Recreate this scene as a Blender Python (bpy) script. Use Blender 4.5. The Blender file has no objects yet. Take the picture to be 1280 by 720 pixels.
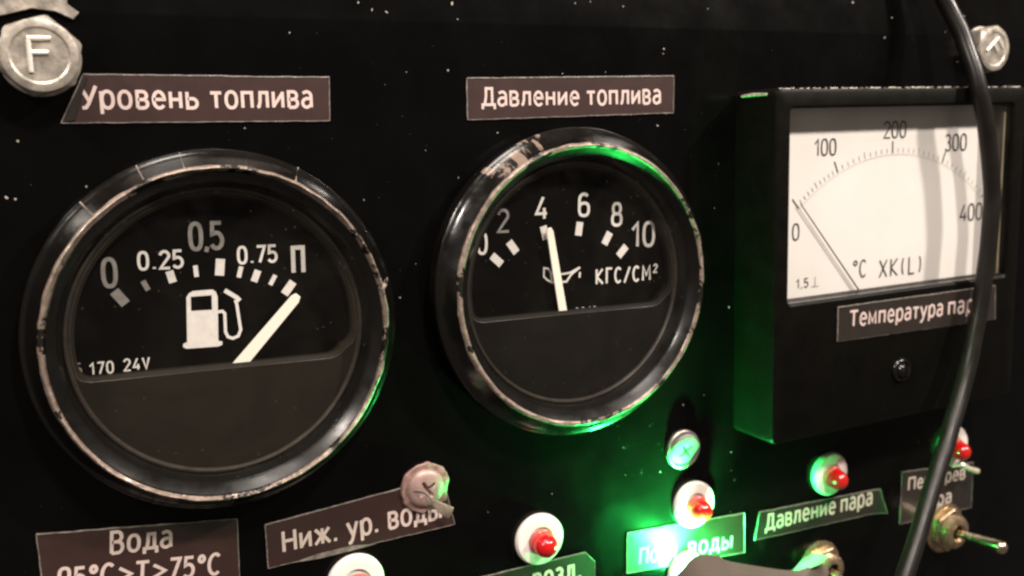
import bpy, bmesh, math, random
from mathutils import Vector, Matrix, noise

random.seed(7)
S = bpy.context.scene
COL = S.collection
PI = math.pi

# ------------------------------------------------------------------ frame
# Panel coordinates in millimetres: x right, y up, h out of the panel (towards
# the camera). World: metres, panel upright in the XZ plane, facing -Y.
CAM_D = 199.6


def rot_cam():
    a, b, c = -0.457, -0.158, -0.031
    Ry = Matrix(((math.cos(a), 0, math.sin(a)), (0, 1, 0), (-math.sin(a), 0, math.cos(a))))
    Rx = Matrix(((1, 0, 0), (0, math.cos(b), -math.sin(b)), (0, math.sin(b), math.cos(b))))
    Rz = Matrix(((math.cos(c), -math.sin(c), 0), (math.sin(c), math.cos(c), 0), (0, 0, 1)))
    return Ry @ Rx @ Rz


RC = rot_cam()
F_PX = 1187.0
P2W = Matrix(((1, 0, 0), (0, 0, -1), (0, 1, 0)))


def V(x, y, h=0.0):
    return Vector((x, -h, y)) * 0.001


def at(px, py, h=0.0):
    """point of the photograph (1280x720) -> panel x, y on the plane at height h"""
    d = RC @ Vector(((px - 640) / F_PX, -(py - 360) / F_PX, -1.0))
    t = (h - CAM_D) / d.z
    return Vector((d.x * t, d.y * t))


cam_data = bpy.data.cameras.new("camera")
cam = bpy.data.objects.new("camera", cam_data)
COL.objects.link(cam)
cam.matrix_world = Matrix.Translation(V(0, 0, CAM_D)) @ (P2W @ RC).to_4x4()
cam_data.sensor_width = 36.0
cam_data.lens = F_PX / 1280 * 36.0
cam_data.clip_start = 0.005
cam_data.clip_end = 20
cam_data.dof.use_dof = True
cam_data.dof.focus_distance = 0.205
cam_data.dof.aperture_fstop = 20
S.camera = cam

W = bpy.data.worlds.new("World")
S.world = W
W.use_nodes = True
W.node_tree.nodes["Background"].inputs[0].default_value = (1.0, 0.86, 0.74, 1)
W.node_tree.nodes["Background"].inputs[1].default_value = 0.13


def lamp(name, loc, target, size, power, col):
    d = bpy.data.lights.new(name, 'AREA')
    d.shape = 'DISK'
    d.size = size
    d.energy = power
    d.color = col
    o = bpy.data.objects.new(name, d)
    COL.objects.link(o)
    o.location = V(*loc)
    o.rotation_euler = (V(*target) - V(*loc)).to_track_quat('-Z', 'Y').to_euler()
    return o


WARM = (1.0, 0.90, 0.81)
lamp("room_lamp", (650, 440, 440), (130, -30, 0), 0.055, 7.2, WARM)
lamp("room_lamp", (160, 480, 460), (130, -30, 0), 0.055, 4.6, WARM)
lamp("fill_lamp", (-60, 760, 250), (130, -30, 0), 0.3, 5.2, WARM)  # added soft fill from above to lift the shadows
lamp("side_lamp", (-340, 330, 200), (80, -30, 0), 0.07, 2.2, WARM)

S.view_settings.view_transform = 'Standard'
S.view_settings.look = 'None'
S.view_settings.exposure = 0
S.view_settings.gamma = 1
S.cycles.filter_width = 2.4
S.cycles.max_bounces = 8
S.cycles.transparent_max_bounces = 12
S.cycles.caustics_reflective = False
S.cycles.caustics_refractive = False
S.cycles.use_denoising = True


# ------------------------------------------------------------------ materials
def mat(name, base, rough=0.5, metal=0.0, coat=0.0, bump=0.0, bscale=800, rvar=0.0,
        chips=None, chip_scale=300, chip_thr=0.62, var=0.0, vscale=200, emit=None, estr=0,
        spec=0.5, sss=0.0, trans=0.0):
    m = bpy.data.materials.new(name)
    m.use_nodes = True
    nt = m.node_tree
    N, L = nt.nodes, nt.links
    b = N["Principled BSDF"]
    b.inputs['Base Color'].default_value = (*base, 1)
    b.inputs['Roughness'].default_value = rough
    b.inputs['Metallic'].default_value = metal
    b.inputs['Coat Weight'].default_value = coat
    b.inputs['Coat Roughness'].default_value = 0.15
    b.inputs['Specular IOR Level'].default_value = spec
    if sss:
        b.inputs['Subsurface Weight'].default_value = sss
        b.inputs['Subsurface Radius'].default_value = (.003, .002, .002)
    if trans:
        b.inputs['Transmission Weight'].default_value = trans
    if emit:
        b.inputs['Emission Color'].default_value = (*emit, 1)
        b.inputs['Emission Strength'].default_value = estr
    tc = N.new('ShaderNodeTexCoord')

    def nz(scale, detail=4, rough_=0.6, dist=0.0):
        t = N.new('ShaderNodeTexNoise')
        t.inputs['Scale'].default_value = scale
        t.inputs['Detail'].default_value = detail
        t.inputs['Roughness'].default_value = rough_
        t.inputs['Distortion'].default_value = dist
        L.new(tc.outputs['Object'], t.inputs['Vector'])
        return t

    col_out = None
    if var:
        t = nz(vscale)
        r = N.new('ShaderNodeMapRange')
        r.inputs['From Min'].default_value = 0.3
        r.inputs['From Max'].default_value = 0.7
        r.inputs['To Min'].default_value = 1 - var
        r.inputs['To Max'].default_value = 1 + var
        L.new(t.outputs['Fac'], r.inputs['Value'])
        mx = N.new('ShaderNodeVectorMath')
        mx.operation = 'SCALE'
        mx.inputs[0].default_value = base
        L.new(r.outputs['Result'], mx.inputs['Scale'])
        col_out = mx.outputs[0]
        L.new(col_out, b.inputs['Base Color'])
    if rvar:
        t = nz(vscale * 1.7)
        r = N.new('ShaderNodeMapRange')
        r.inputs['From Min'].default_value = 0.3
        r.inputs['From Max'].default_value = 0.7
        r.inputs['To Min'].default_value = max(rough - rvar, 0.03)
        r.inputs['To Max'].default_value = min(rough + rvar, 1)
        L.new(t.outputs['Fac'], r.inputs['Value'])
        L.new(r.outputs['Result'], b.inputs['Roughness'])
    if chips:
        t = nz(chip_scale, 5, 0.65, 0.4)
        r = N.new('ShaderNodeValToRGB')
        r.color_ramp.elements[0].position = chip_thr - 0.012
        r.color_ramp.elements[1].position = chip_thr + 0.012
        L.new(t.outputs['Fac'], r.inputs['Fac'])
        mx = N.new('ShaderNodeMix')
        mx.data_type = 'RGBA'
        L.new(r.outputs['Color'], mx.inputs['Factor'])
        if col_out:
            L.new(col_out, mx.inputs['A'])
        else:
            mx.inputs['A'].default_value = (*base, 1)
        mx.inputs['B'].default_value = (*chips, 1)
        L.new(mx.outputs['Result'], b.inputs['Base Color'])
    if bump:
        t = nz(bscale, 3)
        bp = N.new('ShaderNodeBump')
        bp.inputs['Strength'].default_value = bump
        bp.inputs['Distance'].default_value = 0.0002
        L.new(t.outputs['Fac'], bp.inputs['Height'])
        L.new(bp.outputs['Normal'], b.inputs['Normal'])
    return m


def glass_mat(name, tint=(1, 1, 1), strength=1.0, rough=0.02, dirt=.008):
    m = bpy.data.materials.new(name)
    m.use_nodes = True
    nt = m.node_tree
    N, L = nt.nodes, nt.links
    N.remove(N["Principled BSDF"])
    out = N["Material Output"]
    tr = N.new('ShaderNodeBsdfTransparent')
    tr.inputs[0].default_value = (*tint, 1)
    gl = N.new('ShaderNodeBsdfGlossy')
    gl.inputs['Roughness'].default_value = rough
    lw = N.new('ShaderNodeLayerWeight')
    lw.inputs['Blend'].default_value = 0.5
    pw = N.new('ShaderNodeMath')
    pw.operation = 'POWER'
    L.new(lw.outputs['Facing'], pw.inputs[0])
    pw.inputs[1].default_value = 4.0
    fr = N.new('ShaderNodeMath')
    fr.operation = 'MULTIPLY_ADD'
    L.new(pw.outputs[0], fr.inputs[0])
    fr.inputs[1].default_value = 0.85
    fr.inputs[2].default_value = 0.016 * strength
    mx = N.new('ShaderNodeMixShader')
    L.new(fr.outputs[0], mx.inputs[0])
    L.new(tr.outputs[0], mx.inputs[1])
    L.new(gl.outputs[0], mx.inputs[2])
    # a film of dust and finger grease on the glass
    tc = N.new('ShaderNodeTexCoord')
    t = N.new('ShaderNodeTexNoise')
    t.inputs['Scale'].default_value = 55
    t.inputs['Detail'].default_value = 6
    t.inputs['Distortion'].default_value = 1.2
    L.new(tc.outputs['Object'], t.inputs['Vector'])
    t2 = N.new('ShaderNodeTexVoronoi')
    t2.inputs['Scale'].default_value = 420
    L.new(tc.outputs['Object'], t2.inputs['Vector'])
    r1 = N.new('ShaderNodeMapRange')
    for k_, v_ in zip(('From Min', 'From Max', 'To Min', 'To Max'), (.42, .72, .0005, dirt)): r1.inputs[k_].default_value = v_
    L.new(t.outputs['Fac'], r1.inputs['Value'])
    r2 = N.new('ShaderNodeMapRange')
    for k_, v_ in zip(('From Min', 'From Max', 'To Min', 'To Max'), (.06, .10, dirt * 5, 0)): r2.inputs[k_].default_value = v_
    L.new(t2.outputs['Distance'], r2.inputs['Value'])
    ad = N.new('ShaderNodeMath')
    ad.operation = 'ADD'
    L.new(r1.outputs[0], ad.inputs[0])
    L.new(r2.outputs[0], ad.inputs[1])
    df = N.new('ShaderNodeBsdfDiffuse')
    df.inputs[0].default_value = (.6, .5, .42, 1)
    m2 = N.new('ShaderNodeMixShader')
    L.new(ad.outputs[0], m2.inputs[0])
    L.new(mx.outputs[0], m2.inputs[1])
    L.new(df.outputs[0], m2.inputs[2])
    L.new(m2.outputs[0], out.inputs[0])
    return m


M = {}
M['panel'] = mat('black_panel_paint', (.0019, .0018, .0017), .2, bump=.05, bscale=1500, rvar=.04, vscale=60, var=.3, spec=.12)
M['chip'] = mat('bare_paint_chip', (.36, .32, .27), .6, var=.3, vscale=900)
M['bezel'] = mat('worn_black_enamel', (.0042, .0035, .003), .2, bump=.15, bscale=500, rvar=.12, vscale=120, var=.3,
                 chips=(.2, .145, .115), chip_scale=85, chip_thr=.63)
M['bezel_clean'] = mat('black_enamel', (.0042, .0035, .003), .18, bump=.1, bscale=400, rvar=.1, vscale=100, var=.3,
                       chips=(.16, .12, .1), chip_scale=110, chip_thr=.72)
M['lip'] = mat('rubbed_bezel_edge', (.27, .205, .17), .38, metal=.35, bump=.9, bscale=700, rvar=.15, vscale=500, var=.45,
               chips=(.012, .0095, .008), chip_scale=130, chip_thr=.57)
M['inner'] = mat('bezel_inner_enamel', (.004, .0033, .0028), .3, spec=.35, bump=.08, bscale=200, rvar=.1, vscale=90, var=.25)
M['rim'] = mat('mask_rim_metal', (.035, .029, .023), .4, metal=.2, bump=.2, var=.3, vscale=400)
M['dial'] = mat('matt_black_dial', (.0030, .0026, .0022), .8, var=.2, spec=.03)
M['mask2'] = mat('black_mask_plate', (.0068, .0058, .0042), .6, spec=.1, bump=.05, var=.12, vscale=60)
M['mask'] = mat('dark_olive_mask', (.0135, .0112, .008), .6, spec=.1, bump=.05, var=.12, vscale=60)
M['mark'] = mat('dial_white_print', (.66, .62, .58), .6, var=.08, vscale=900)
M['mark_dim'] = mat('shaded_dial_print', (.2, .185, .17), .6, var=.25, vscale=700)  # shade over some of the dial print, put into a greyer colour
M['pointer'] = mat('cream_pointer_paint', (.86, .79, .68), .45)
M['label'] = mat('brown_printed_label', (.033, .0145, .0128), .4, coat=.5, bump=.12, bscale=350, var=.14, vscale=150)
M['label_dark'] = mat('dark_printed_label', (.019, .0135, .011), .4, coat=.5, bump=.15, bscale=350, var=.16, vscale=150)
M['tape'] = mat('clear_tape_edge', (.19, .165, .145), .3, coat=.6, bump=.6, bscale=900, var=.5, vscale=600)
M['tape_light'] = mat('torn_tape_edge', (.48, .4, .31), .35, coat=.5, bump=.5, bscale=700, var=.35, vscale=500)
M['letter'] = mat('pale_label_print', (.60, .47, .43), .5, coat=.3, var=.08, vscale=900)
M['steel'] = mat('zinc_steel', (.52, .47, .41), .42, metal=.75, bump=.5, bscale=900, rvar=.15, vscale=300, var=.2)
M['steel_face'] = mat('scuffed_steel', (.42, .375, .32), .4, metal=.6, bump=.3, bscale=1400, rvar=.15, vscale=260, var=.4)
M['stamp'] = mat('stamped_letter_steel', (.78, .72, .64), .4, metal=.4, bump=.3, bscale=900)
M['rubber'] = mat('black_rubber', (.008, .006, .005), .6)
M['pinkwasher'] = mat('pinkish_washer', (.33, .2, .175), .5, metal=.2, bump=.4, bscale=700, var=.25, vscale=400)
M['pinkhead'] = mat('dull_screw_head', (.42, .28, .25), .45, metal=.35, bump=.4, bscale=700, var=.18, vscale=400)
M['greyhead'] = mat('zinc_screw_head', (.24, .24, .225), .5, metal=.2, bump=.4, bscale=700, var=.2, vscale=400)
M['recess'] = mat('cross_recess_metal', (.25, .27, .26), .3, metal=.8)
M['disc'] = mat('white_plastic_bezel', (.86, .8, .75), .4, sss=.1)
M['redled'] = mat('red_led_epoxy', (.55, .008, .009), .12, coat=.4, sss=.25)
M['redflange'] = mat('led_flange_epoxy', (.5, .09, .07), .3, sss=.2)
M['greenled'] = mat('lit_green_led', (.02, .4, .15), .2, emit=(.03, 1, .17), estr=1150)
M['case'] = mat('meter_case_bakelite', (.0030, .0027, .0019), .45, spec=.08, bump=.12, bscale=600, rvar=.08, vscale=120, var=.2)
M['case_side'] = mat('meter_side_bakelite', (.006, .006, .005), .42, bump=.1, bscale=600)
M['wear_glint'] = mat('case_wear_and_glint', (.4, .35, .29), .45, var=.4, vscale=900)  # rubbed case edge, and the painted highlight at its left top
M['dialwhite'] = mat('white_meter_dial', (.82, .775, .755), .6, var=.03, vscale=60)
M['frame_cream'] = mat('cream_inner_frame', (.48, .41, .27), .5, var=.15, vscale=100)
M['ink'] = mat('black_dial_ink', (.03, .028, .027), .6)
M['ink_grey'] = mat('grey_dial_ink', (.30, .29, .26), .6)
M['needle'] = mat('grey_needle_paint', (.09, .085, .075), .4)
M['cable'] = mat('black_cable_sheath', (.009, .0072, .0058), .36, spec=.25, bump=.25, bscale=300, rvar=.08, vscale=80, var=.2)
M['brass'] = mat('nickel_brass', (.42, .3, .19), .3, metal=.85, bump=.5, bscale=500, rvar=.12, vscale=250, var=.35)
M['chrome'] = mat('worn_chrome_lever', (.62, .5, .37), .24, metal=1.0, bump=.25, bscale=300, rvar=.08, vscale=200)
M['strip'] = mat('grey_brown_film', (.115, .093, .073), .5, bump=.15, bscale=200, var=.1, vscale=60)
M['glass'] = glass_mat('gauge_glass', (.97, .97, .96))
M['mglass'] = glass_mat('meter_window', (.98, .98, .97))


# ------------------------------------------------------------------ helpers
def tag(o, label=None, cat=None, group=None, kind=None):
    if label: o['label'] = label
    if cat: o['category'] = cat
    if group: o['group'] = group
    if kind: o['kind'] = kind
    return o


ORG = {}


def empty(name, origin, label=None, cat=None, group=None, rz=0):
    o = bpy.data.objects.new(name, None)
    o.empty_display_size = 0.01
    COL.objects.link(o)
    o.location = V(*origin)
    o.rotation_euler = (0, -rz, 0)
    ORG[o.name] = Vector(origin)
    return tag(o, label, cat, group)


def root_of(o):
    while o.parent: o = o.parent
    return o


def build(name, vf, material, parent=None, smooth=True, origin=None, auto=40):
    vs, fs = vf
    me = bpy.data.meshes.new(name)
    org = origin if origin is not None else (ORG[root_of(parent).name] if parent else Vector((0, 0, 0)))
    org = Vector(org)
    me.from_pydata([V(*(Vector(v) - org)) for v in vs], [], fs)
    bm = bmesh.new()
    bm.from_mesh(me)
    bmesh.ops.remove_doubles(bm, verts=bm.verts, dist=1e-7)
    bmesh.ops.recalc_face_normals(bm, faces=bm.faces)
    for f in bm.faces: f.smooth = smooth
    if smooth:
        for e in bm.edges:
            if len(e.link_faces) == 2 and e.calc_face_angle(0) > math.radians(auto): e.smooth = False
    bm.to_mesh(me)
    bm.free()
    me.materials.append(material)
    o = bpy.data.objects.new(name, me)
    COL.objects.link(o)
    if parent:
        o.parent = parent
    else:
        o.location = V(*org)
        ORG[o.name] = org
    return o


def join(*vfs):
    vs, fs = [], []
    for v, f in vfs:
        k = len(vs)
        vs += list(v)
        fs += [tuple(i + k for i in q) for q in f]
    return vs, fs


def revolve(profile, cx, cy, n=96, wob=0.0, wfreq=9.0, closed=False, axis=(0, 0), seed=0):
    """profile: list of (r, h); axis: tilt of axis dx,dy per h"""
    vs, fs = [], []
    m = len(profile)
    for k in range(n):
        a = 2 * PI * k / n
        for (r, h) in profile:
            w = wob * noise.noise(Vector((math.cos(a) * wfreq + seed, math.sin(a) * wfreq, r * .9 + h))) if wob else 0
            rr = r + w
            vs.append((cx + rr * math.cos(a) + axis[0] * h, cy + rr * math.sin(a) + axis[1] * h, h + w * .6))
    for k in range(n):
        j = (k + 1) % n
        for i in range(m - 1 if not closed else m):
            i2 = (i + 1) % m
            fs.append((k * m + i, k * m + i2, j * m + i2, j * m + i))
    return vs, fs


def disc(cx, cy, r, h, n=64):
    return [(cx + r * math.cos(2 * PI * k / n), cy + r * math.sin(2 * PI * k / n), h) for k in range(n)], [tuple(range(n))]


def prism(poly, h0, h1, bev=0.0):
    n = len(poly)
    c = Vector((sum(p[0] for p in poly) / n, sum(p[1] for p in poly) / n))
    rings = [(0, h0), (0, h1 - bev)] + ([(bev, h1)] if bev else [])
    vs = []
    for inset, h in rings:
        for p in poly:
            d = Vector(p[:2]) - c
            if inset: d = d * (1 - inset / max(d.length, 1e-6))
            vs.append((c.x + d.x, c.y + d.y, h))
    fs = [tuple(range(n))]
    for r in range(len(rings) - 1):
        for i in range(n):
            j = (i + 1) % n
            fs.append((r * n + i, r * n + j, (r + 1) * n + j, (r + 1) * n + i))
    fs.append(tuple((len(rings) - 1) * n + i for i in range(n)))
    return vs, fs


def tube(path, rad, n=14, caps=True):
    """path list of Vector (x,y,h); rad float or list"""
    path = [Vector(p) for p in path]
    vs, fs = [], []
    up = Vector((0.13, 0.2, 1)).normalized()
    for i, p in enumerate(path):
        t = (path[min(i + 1, len(path) - 1)] - path[max(i - 1, 0)]).normalized()
        s = t.cross(up)
        if s.length < .05: s = t.cross(Vector((1, 0, 0)))
        s.normalize()
        u = s.cross(t)
        r = rad[i] if isinstance(rad, (list, tuple)) else rad
        for k in range(n):
            a = 2 * PI * k / n
            vs.append(tuple(p + s * math.cos(a) * r + u * math.sin(a) * r))
    for i in range(len(path) - 1):
        for k in range(n):
            j = (k + 1) % n
            fs.append((i * n + k, i * n + j, (i + 1) * n + j, (i + 1) * n + k))
    if caps:
        fs.append(tuple(range(n)))
        fs.append(tuple((len(path) - 1) * n + k for k in range(n)))
    return vs, fs


def smooth_path(pts, sub=6):
    out = []
    P = [Vector(p) for p in pts]
    for i in range(len(P) - 1):
        p0, p1, p2, p3 = P[max(i - 1, 0)], P[i], P[i + 1], P[min(i + 2, len(P) - 1)]
        for k in range(sub):
            t = k / sub
            out.append(.5 * ((2 * p1) + (p2 - p0) * t + (2 * p0 - 5 * p1 + 4 * p2 - p3) * t * t + (3 * p1 - p0 - 3 * p2 + p3) * t ** 3))
    out.append(P[-1])
    return out


def ribbon(pts, w, h, closed=False):
    P = [Vector(p[:2]) for p in pts]
    if closed and (P[0] - P[-1]).length < 1e-6: P = P[:-1]
    n = len(P)
    vs, fs = [], []
    for i in range(n):
        a = P[i - 1] if (i > 0 or closed) else None
        b = P[(i + 1) % n] if (i < n - 1 or closed) else None
        t1 = (P[i] - a).normalized() if a is not None else None
        t2 = (b - P[i]).normalized() if b is not None else None
        if t1 is None: t1 = t2
        if t2 is None: t2 = t1
        t = (t1 + t2)
        t = t.normalized() if t.length > 1e-4 else t1
        nrm = Vector((-t.y, t.x))
        k = 1 / max(nrm.dot(Vector((-t1.y, t1.x))), .6)
        for s in (1, -1):
            q = P[i] + nrm * (s * w / 2 * k)
            vs.append((q.x, q.y, h))
    for i in range(n if closed else n - 1):
        j = (i + 1) % n
        fs.append((2 * i, 2 * i + 1, 2 * j + 1, 2 * j))
    return vs, fs


def arc(cx, cy, rx, ry, a0, a1, n=10):
    return [(cx + rx * math.cos(math.radians(a0 + (a1 - a0) * k / n)), cy + ry * math.sin(math.radians(a0 + (a1 - a0) * k / n))) for k in range(n + 1)]


def rrect(cx, cy, rx, ry, e=2.6, n=24):
    out = []
    for k in range(n):
        a = 2 * PI * k / n
        c, s = math.cos(a), math.sin(a)
        out.append((cx + rx * math.copysign(abs(c) ** (2 / e), c), cy + ry * math.copysign(abs(s) ** (2 / e), s)))
    return out


# narrow drawing-office lettering: glyph -> (advance, [(points, closed)])
G = {
    '0': (.5, [(rrect(.24, .5, .22, .5), True)]),
    '1': (.36, [([(.03, .72), (.26, 1), (.26, 0)], False)]),
    '2': (.5, [(arc(.25, .74, .22, .26, 170, -20, 9) + [(.02, .0), (.5, 0)], False)]),
    '3': (.5, [(arc(.23, .76, .2, .24, 150, -80, 9) + arc(.23, .27, .23, .27, 80, -150, 9), False)]),
    '4': (.52, [([(.34, 1), (.02, .24), (.5, .24)], False), ([(.38, .5), (.38, 0)], False)]),
    '5': (.5, [([(.44, 1), (.07, 1), (.05, .56)] + arc(.22, .31, .24, .31, 120, -150, 10), False)]),
    '6': (.5, [([(.42, .9)] + arc(.25, .74, .21, .26, 60, 180, 6) + [(.03, .3)], False), (rrect(.25, .29, .22, .29), True)]),
    '7': (.48, [([(.02, 1), (.46, 1), (.16, 0)], False)]),
    '8': (.5, [(rrect(.25, .76, .18, .24), True), (rrect(.25, .27, .22, .27), True)]),
    '.': (.2, [([(.1, 0), (.1, .1)], False)]),
    ',': (.2, [([(.12, .08), (.06, -.12)], False)]),
    'П': (.54, [([(.05, 0), (.05, 1), (.47, 1), (.47, 0)], False)]),
    'К': (.5, [([(.05, 0), (.05, 1)], False), ([(.46, 1), (.06, .48), (.48, 0)], False)]),
    'Г': (.42, [([(.05, 0), (.05, 1), (.42, 1)], False)]),
    'С': (.5, [(arc(.26, .5, .22, .5, 45, 315, 16), False)]),
    'М': (.62, [([(.05, 0), (.06, 1), (.3, .35), (.54, 1), (.56, 0)], False)]),
    'Б': (.5, [([(.44, 1), (.05, 1), (.05, 0), (.3, 0)] + arc(.28, .28, .18, .28, -80, 80, 8) + [(.05, .56)], False)]),
    '/': (.4, [([(.0, -.05), (.38, 1.02)], False)]),
    'V': (.55, [([(.02, 1), (.27, 0), (.52, 1)], False)]),
    'X': (.5, [([(.02, 0), (.48, 1)], False), ([(.02, 1), (.48, 0)], False)]),
    'L': (.42, [([(.05, 1), (.05, 0), (.4, 0)], False)]),
    '(': (.28, [(arc(.3, .5, .22, .62, 130, 230, 8), False)]),
    ')': (.28, [(arc(-.02, .5, .22, .62, 50, -50, 8), False)]),
    '°': (.3, [(rrect(.14, .86, .11, .13, 2, 12), True)]),
    '⊥': (.7, [([(.0, 0), (.7, 0)], False), ([(.35, .03), (.35, 1)], False)]),
    ' ': (.35, []),
}
G['Ч'] = (.5, [([(.05, 1), (.05, .55), (.2, .42), (.45, .5)], False), ([(.45, 1), (.45, 0)], False)])


def strokes(s, size, w, gap=.16, narrow=1.0):
    """-> list of (pts, closed, width, layer) centred on 0,0"""
    x, out = 0, []
    for ch in s:
        if ch == '²':
            for pts, cl in G['2'][1]:
                out.append(([(x + p[0] * .55, .5 + p[1] * .55) for p in pts], cl, w * .8, len(out)))
            x += .3 + gap
            continue
        adv, st = G[ch]
        for pts, cl in st:
            out.append(([(x + p[0], p[1]) for p in pts], cl, w, len(out)))
        x += adv + gap
    tot = x - gap
    return [([((p[0] - tot / 2) * size * narrow, (p[1] - .5) * size) for p in pts], cl, ww, k) for pts, cl, ww, k in out]


def dial_text(name, s, px, py, hpx, h, ang, parent, material, w=.13, narrow=1.0, gap=.16):
    c = at(px, py, h)
    size = (at(px, py - hpx / 2, h) - at(px, py + hpx / 2, h)).length
    ca, sa = math.cos(ang), math.sin(ang)
    parts = []
    for pts, cl, ww, k in strokes(s, size, w * size, gap, narrow):
        q = [(c.x + p[0] * ca - p[1] * sa, c.y + p[0] * sa + p[1] * ca) for p in pts]
        parts.append(ribbon(q, ww, h + .02 * (k % 3), cl))
    return build(name, join(*parts), material, parent, smooth=False)


# upright sans lettering of the printed labels; cap height 1, x-height XH
XH = .76


def o_(cx=.26, rx=.22, top=XH, bot=0.0):
    return rrect(cx, (top + bot) / 2, rx, (top - bot) / 2, 2.25, 26)


LT = {
    'У': (.56, [([(.0, 1), (.29, .34)], 0), ([(.58, 1), (.27, .18), (.17, .02), (.03, .0)], 0)]),
    'р': (.53, [([(.05, XH), (.05, -.27)], 0), (o_(.28, .21), 1)]),
    'о': (.54, [(o_(), 1)]),
    'в': (.48, [([(.05, 0), (.05, XH), (.26, XH)] + arc(.26, .575, .15, .185, 80, -80, 6) + [(.07, .39)], 0), ([(.2, .39)] + arc(.27, .195, .17, .195, 80, -80, 6) + [(.05, 0)], 0)]),
    'е': (.52, [([(.05, .4), (.47, .4)] + arc(.26, .4, .21, .36, 8, 180, 10) + arc(.27, .36, .22, .36, 180, 320, 9), 0)]),
    'н': (.52, [([(.05, 0), (.05, XH)], 0), ([(.45, 0), (.45, XH)], 0), ([(.05, .4), (.45, .4)], 0)]),
    'ь': (.48, [([(.05, XH), (.05, 0), (.26, 0)] + arc(.26, .22, .18, .22, -80, 80, 8) + [(.07, .44)], 0)]),
    'ы': (.66, [([(.05, XH), (.05, 0), (.24, 0)] + arc(.24, .22, .16, .22, -80, 80, 8) + [(.07, .44)], 0), ([(.6, 0), (.6, XH)], 0)]),
    'т': (.46, [([(.0, XH - .05), (.46, XH - .05)], 0), ([(.23, XH - .1), (.23, 0)], 0)]),
    'п': (.52, [([(.05, 0), (.05, XH - .04), (.45, XH - .04), (.45, 0)], 0)]),
    'л': (.52, [([(.0, .02), (.08, .06), (.13, .3), (.15, XH - .04), (.45, XH - .04), (.45, 0)], 0)]),
    'и': (.53, [([(.05, XH), (.05, 0)], 0), ([(.46, XH), (.46, 0)], 0), ([(.07, .1), (.44, XH - .1)], 0)]),
    'а': (.49, [([(.06, .68)] + arc(.24, .55, .19, .21, 110, 0, 7) + [(.43, 0)], 0), ([(.43, .42), (.22, .43)] + arc(.22, .21, .18, .21, 100, 290, 9) + [(.42, .12)], 0)]),
    'д': (.56, [([(.12, .08), (.17, .35), (.18, XH - .04), (.44, XH - .04), (.44, .06)], 0), ([(.02, -.2), (.02, .05), (.54, .05), (.54, -.2)], 0)]),
    'м': (.62, [([(.05, 0), (.05, XH), (.29, .14), (.53, XH), (.53, 0)], 0)]),
    'у': (.5, [([(.02, XH), (.26, .1)], 0), ([(.48, XH), (.22, -.1), (.13, -.25), (.02, -.26)], 0)]),
    'ж': (.72, [([(.36, XH), (.36, 0)], 0), ([(.04, XH), (.32, .4), (.02, 0)], 0), ([(.68, XH), (.4, .4), (.7, 0)], 0)]),
    'з': (.45, [([(.04, .68)] + arc(.2, .57, .17, .19, 110, -80, 7), 0), ([(.14, .4)] + arc(.2, .2, .2, .2, 80, -140, 8), 0)]),
    'г': (.38, [([(.05, 0), (.05, XH - .04), (.38, XH - .04)], 0)]),
    'Д': (.66, [([(.13, .08), (.2, .5), (.21, .95), (.52, .95), (.52, .06)], 0), ([(.02, -.2), (.02, .05), (.64, .05), (.64, -.2)], 0)]),
    'Т': (.58, [([(.0, .94), (.58, .94)], 0), ([(.29, .9), (.29, 0)], 0)]),
    'Н': (.64, [([(.05, 0), (.05, 1)], 0), ([(.57, 0), (.57, 1)], 0), ([(.05, .52), (.57, .52)], 0)]),
    'В': (.56, [([(.05, 0), (.05, 1), (.28, 1)] + arc(.28, .765, .18, .235, 80, -80, 6) + [(.07, .53)], 0), ([(.2, .53)] + arc(.3, .265, .2, .265, 80, -80, 6) + [(.05, 0)], 0)]),
    'П': (.64, [([(.05, 0), (.05, .95), (.57, .95), (.57, 0)], 0)]),
    'С': (.6, [(arc(.33, .5, .28, .5, 48, 312, 16), 0)]),
    '>': (.66, [([(.06, .75), (.6, .44), (.06, .13)], 0)]),
    '.': (.22, [([(.09, -.02), (.09, .14)], 0)]),
    '7': (.5, [([(.02, .95), (.46, .95), (.16, 0)], 0)]),
    '5': (.52, [([(.44, .95), (.09, .95), (.07, .55)] + arc(.22, .31, .24, .31, 110, -140, 10), 0)]),
    '9': (.52, [(rrect(.26, .68, .21, .31), 1), ([(.47, .68), (.42, .25), (.28, .03), (.1, .0)], 0)]),
    '°': (.34, [(rrect(.17, .82, .12, .15, 2, 12), 1)]),
}


def label_text(s, p0, p1, cap_px, h, parent, hf=None, bold=.0, material=None, name='lettering'):
    """p0,p1: photo points where the baseline starts and ends"""
    a, b = at(*p0, h), at(*p1, h)
    x, st = 0, []
    for chx in s:
        adv, ss = LT[chx]
        for pts, cl in ss: st.append(([(x + p[0], p[1]) for p in pts], cl))
        x += adv + .15
    tot = x - .15
    d = (b - a)
    wid = d.length
    d.normalize()
    nrm = Vector((-d.y, d.x))
    mp = ((p0[0] + p1[0]) / 2, (p0[1] + p1[1]) / 2)
    cap = (at(mp[0], mp[1] - cap_px, h) - at(*mp, h)).length
    parts = []
    for k, (pts, cl) in enumerate(st):
        q = []
        for px, py in pts:
            v = a + d * (px / tot * wid) + nrm * (py * cap)
            q.append((v.x, v.y))
        vs, fs = ribbon(q, (.155 + bold) * cap, h + .02 * (k % 3), bool(cl))
        if hf: vs = [(v[0], v[1], v[2] + hf(v[0], v[1])) for v in vs]
        parts.append((vs, fs))
    return build(name, join(*parts), material or M['letter'], parent, smooth=False)


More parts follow.
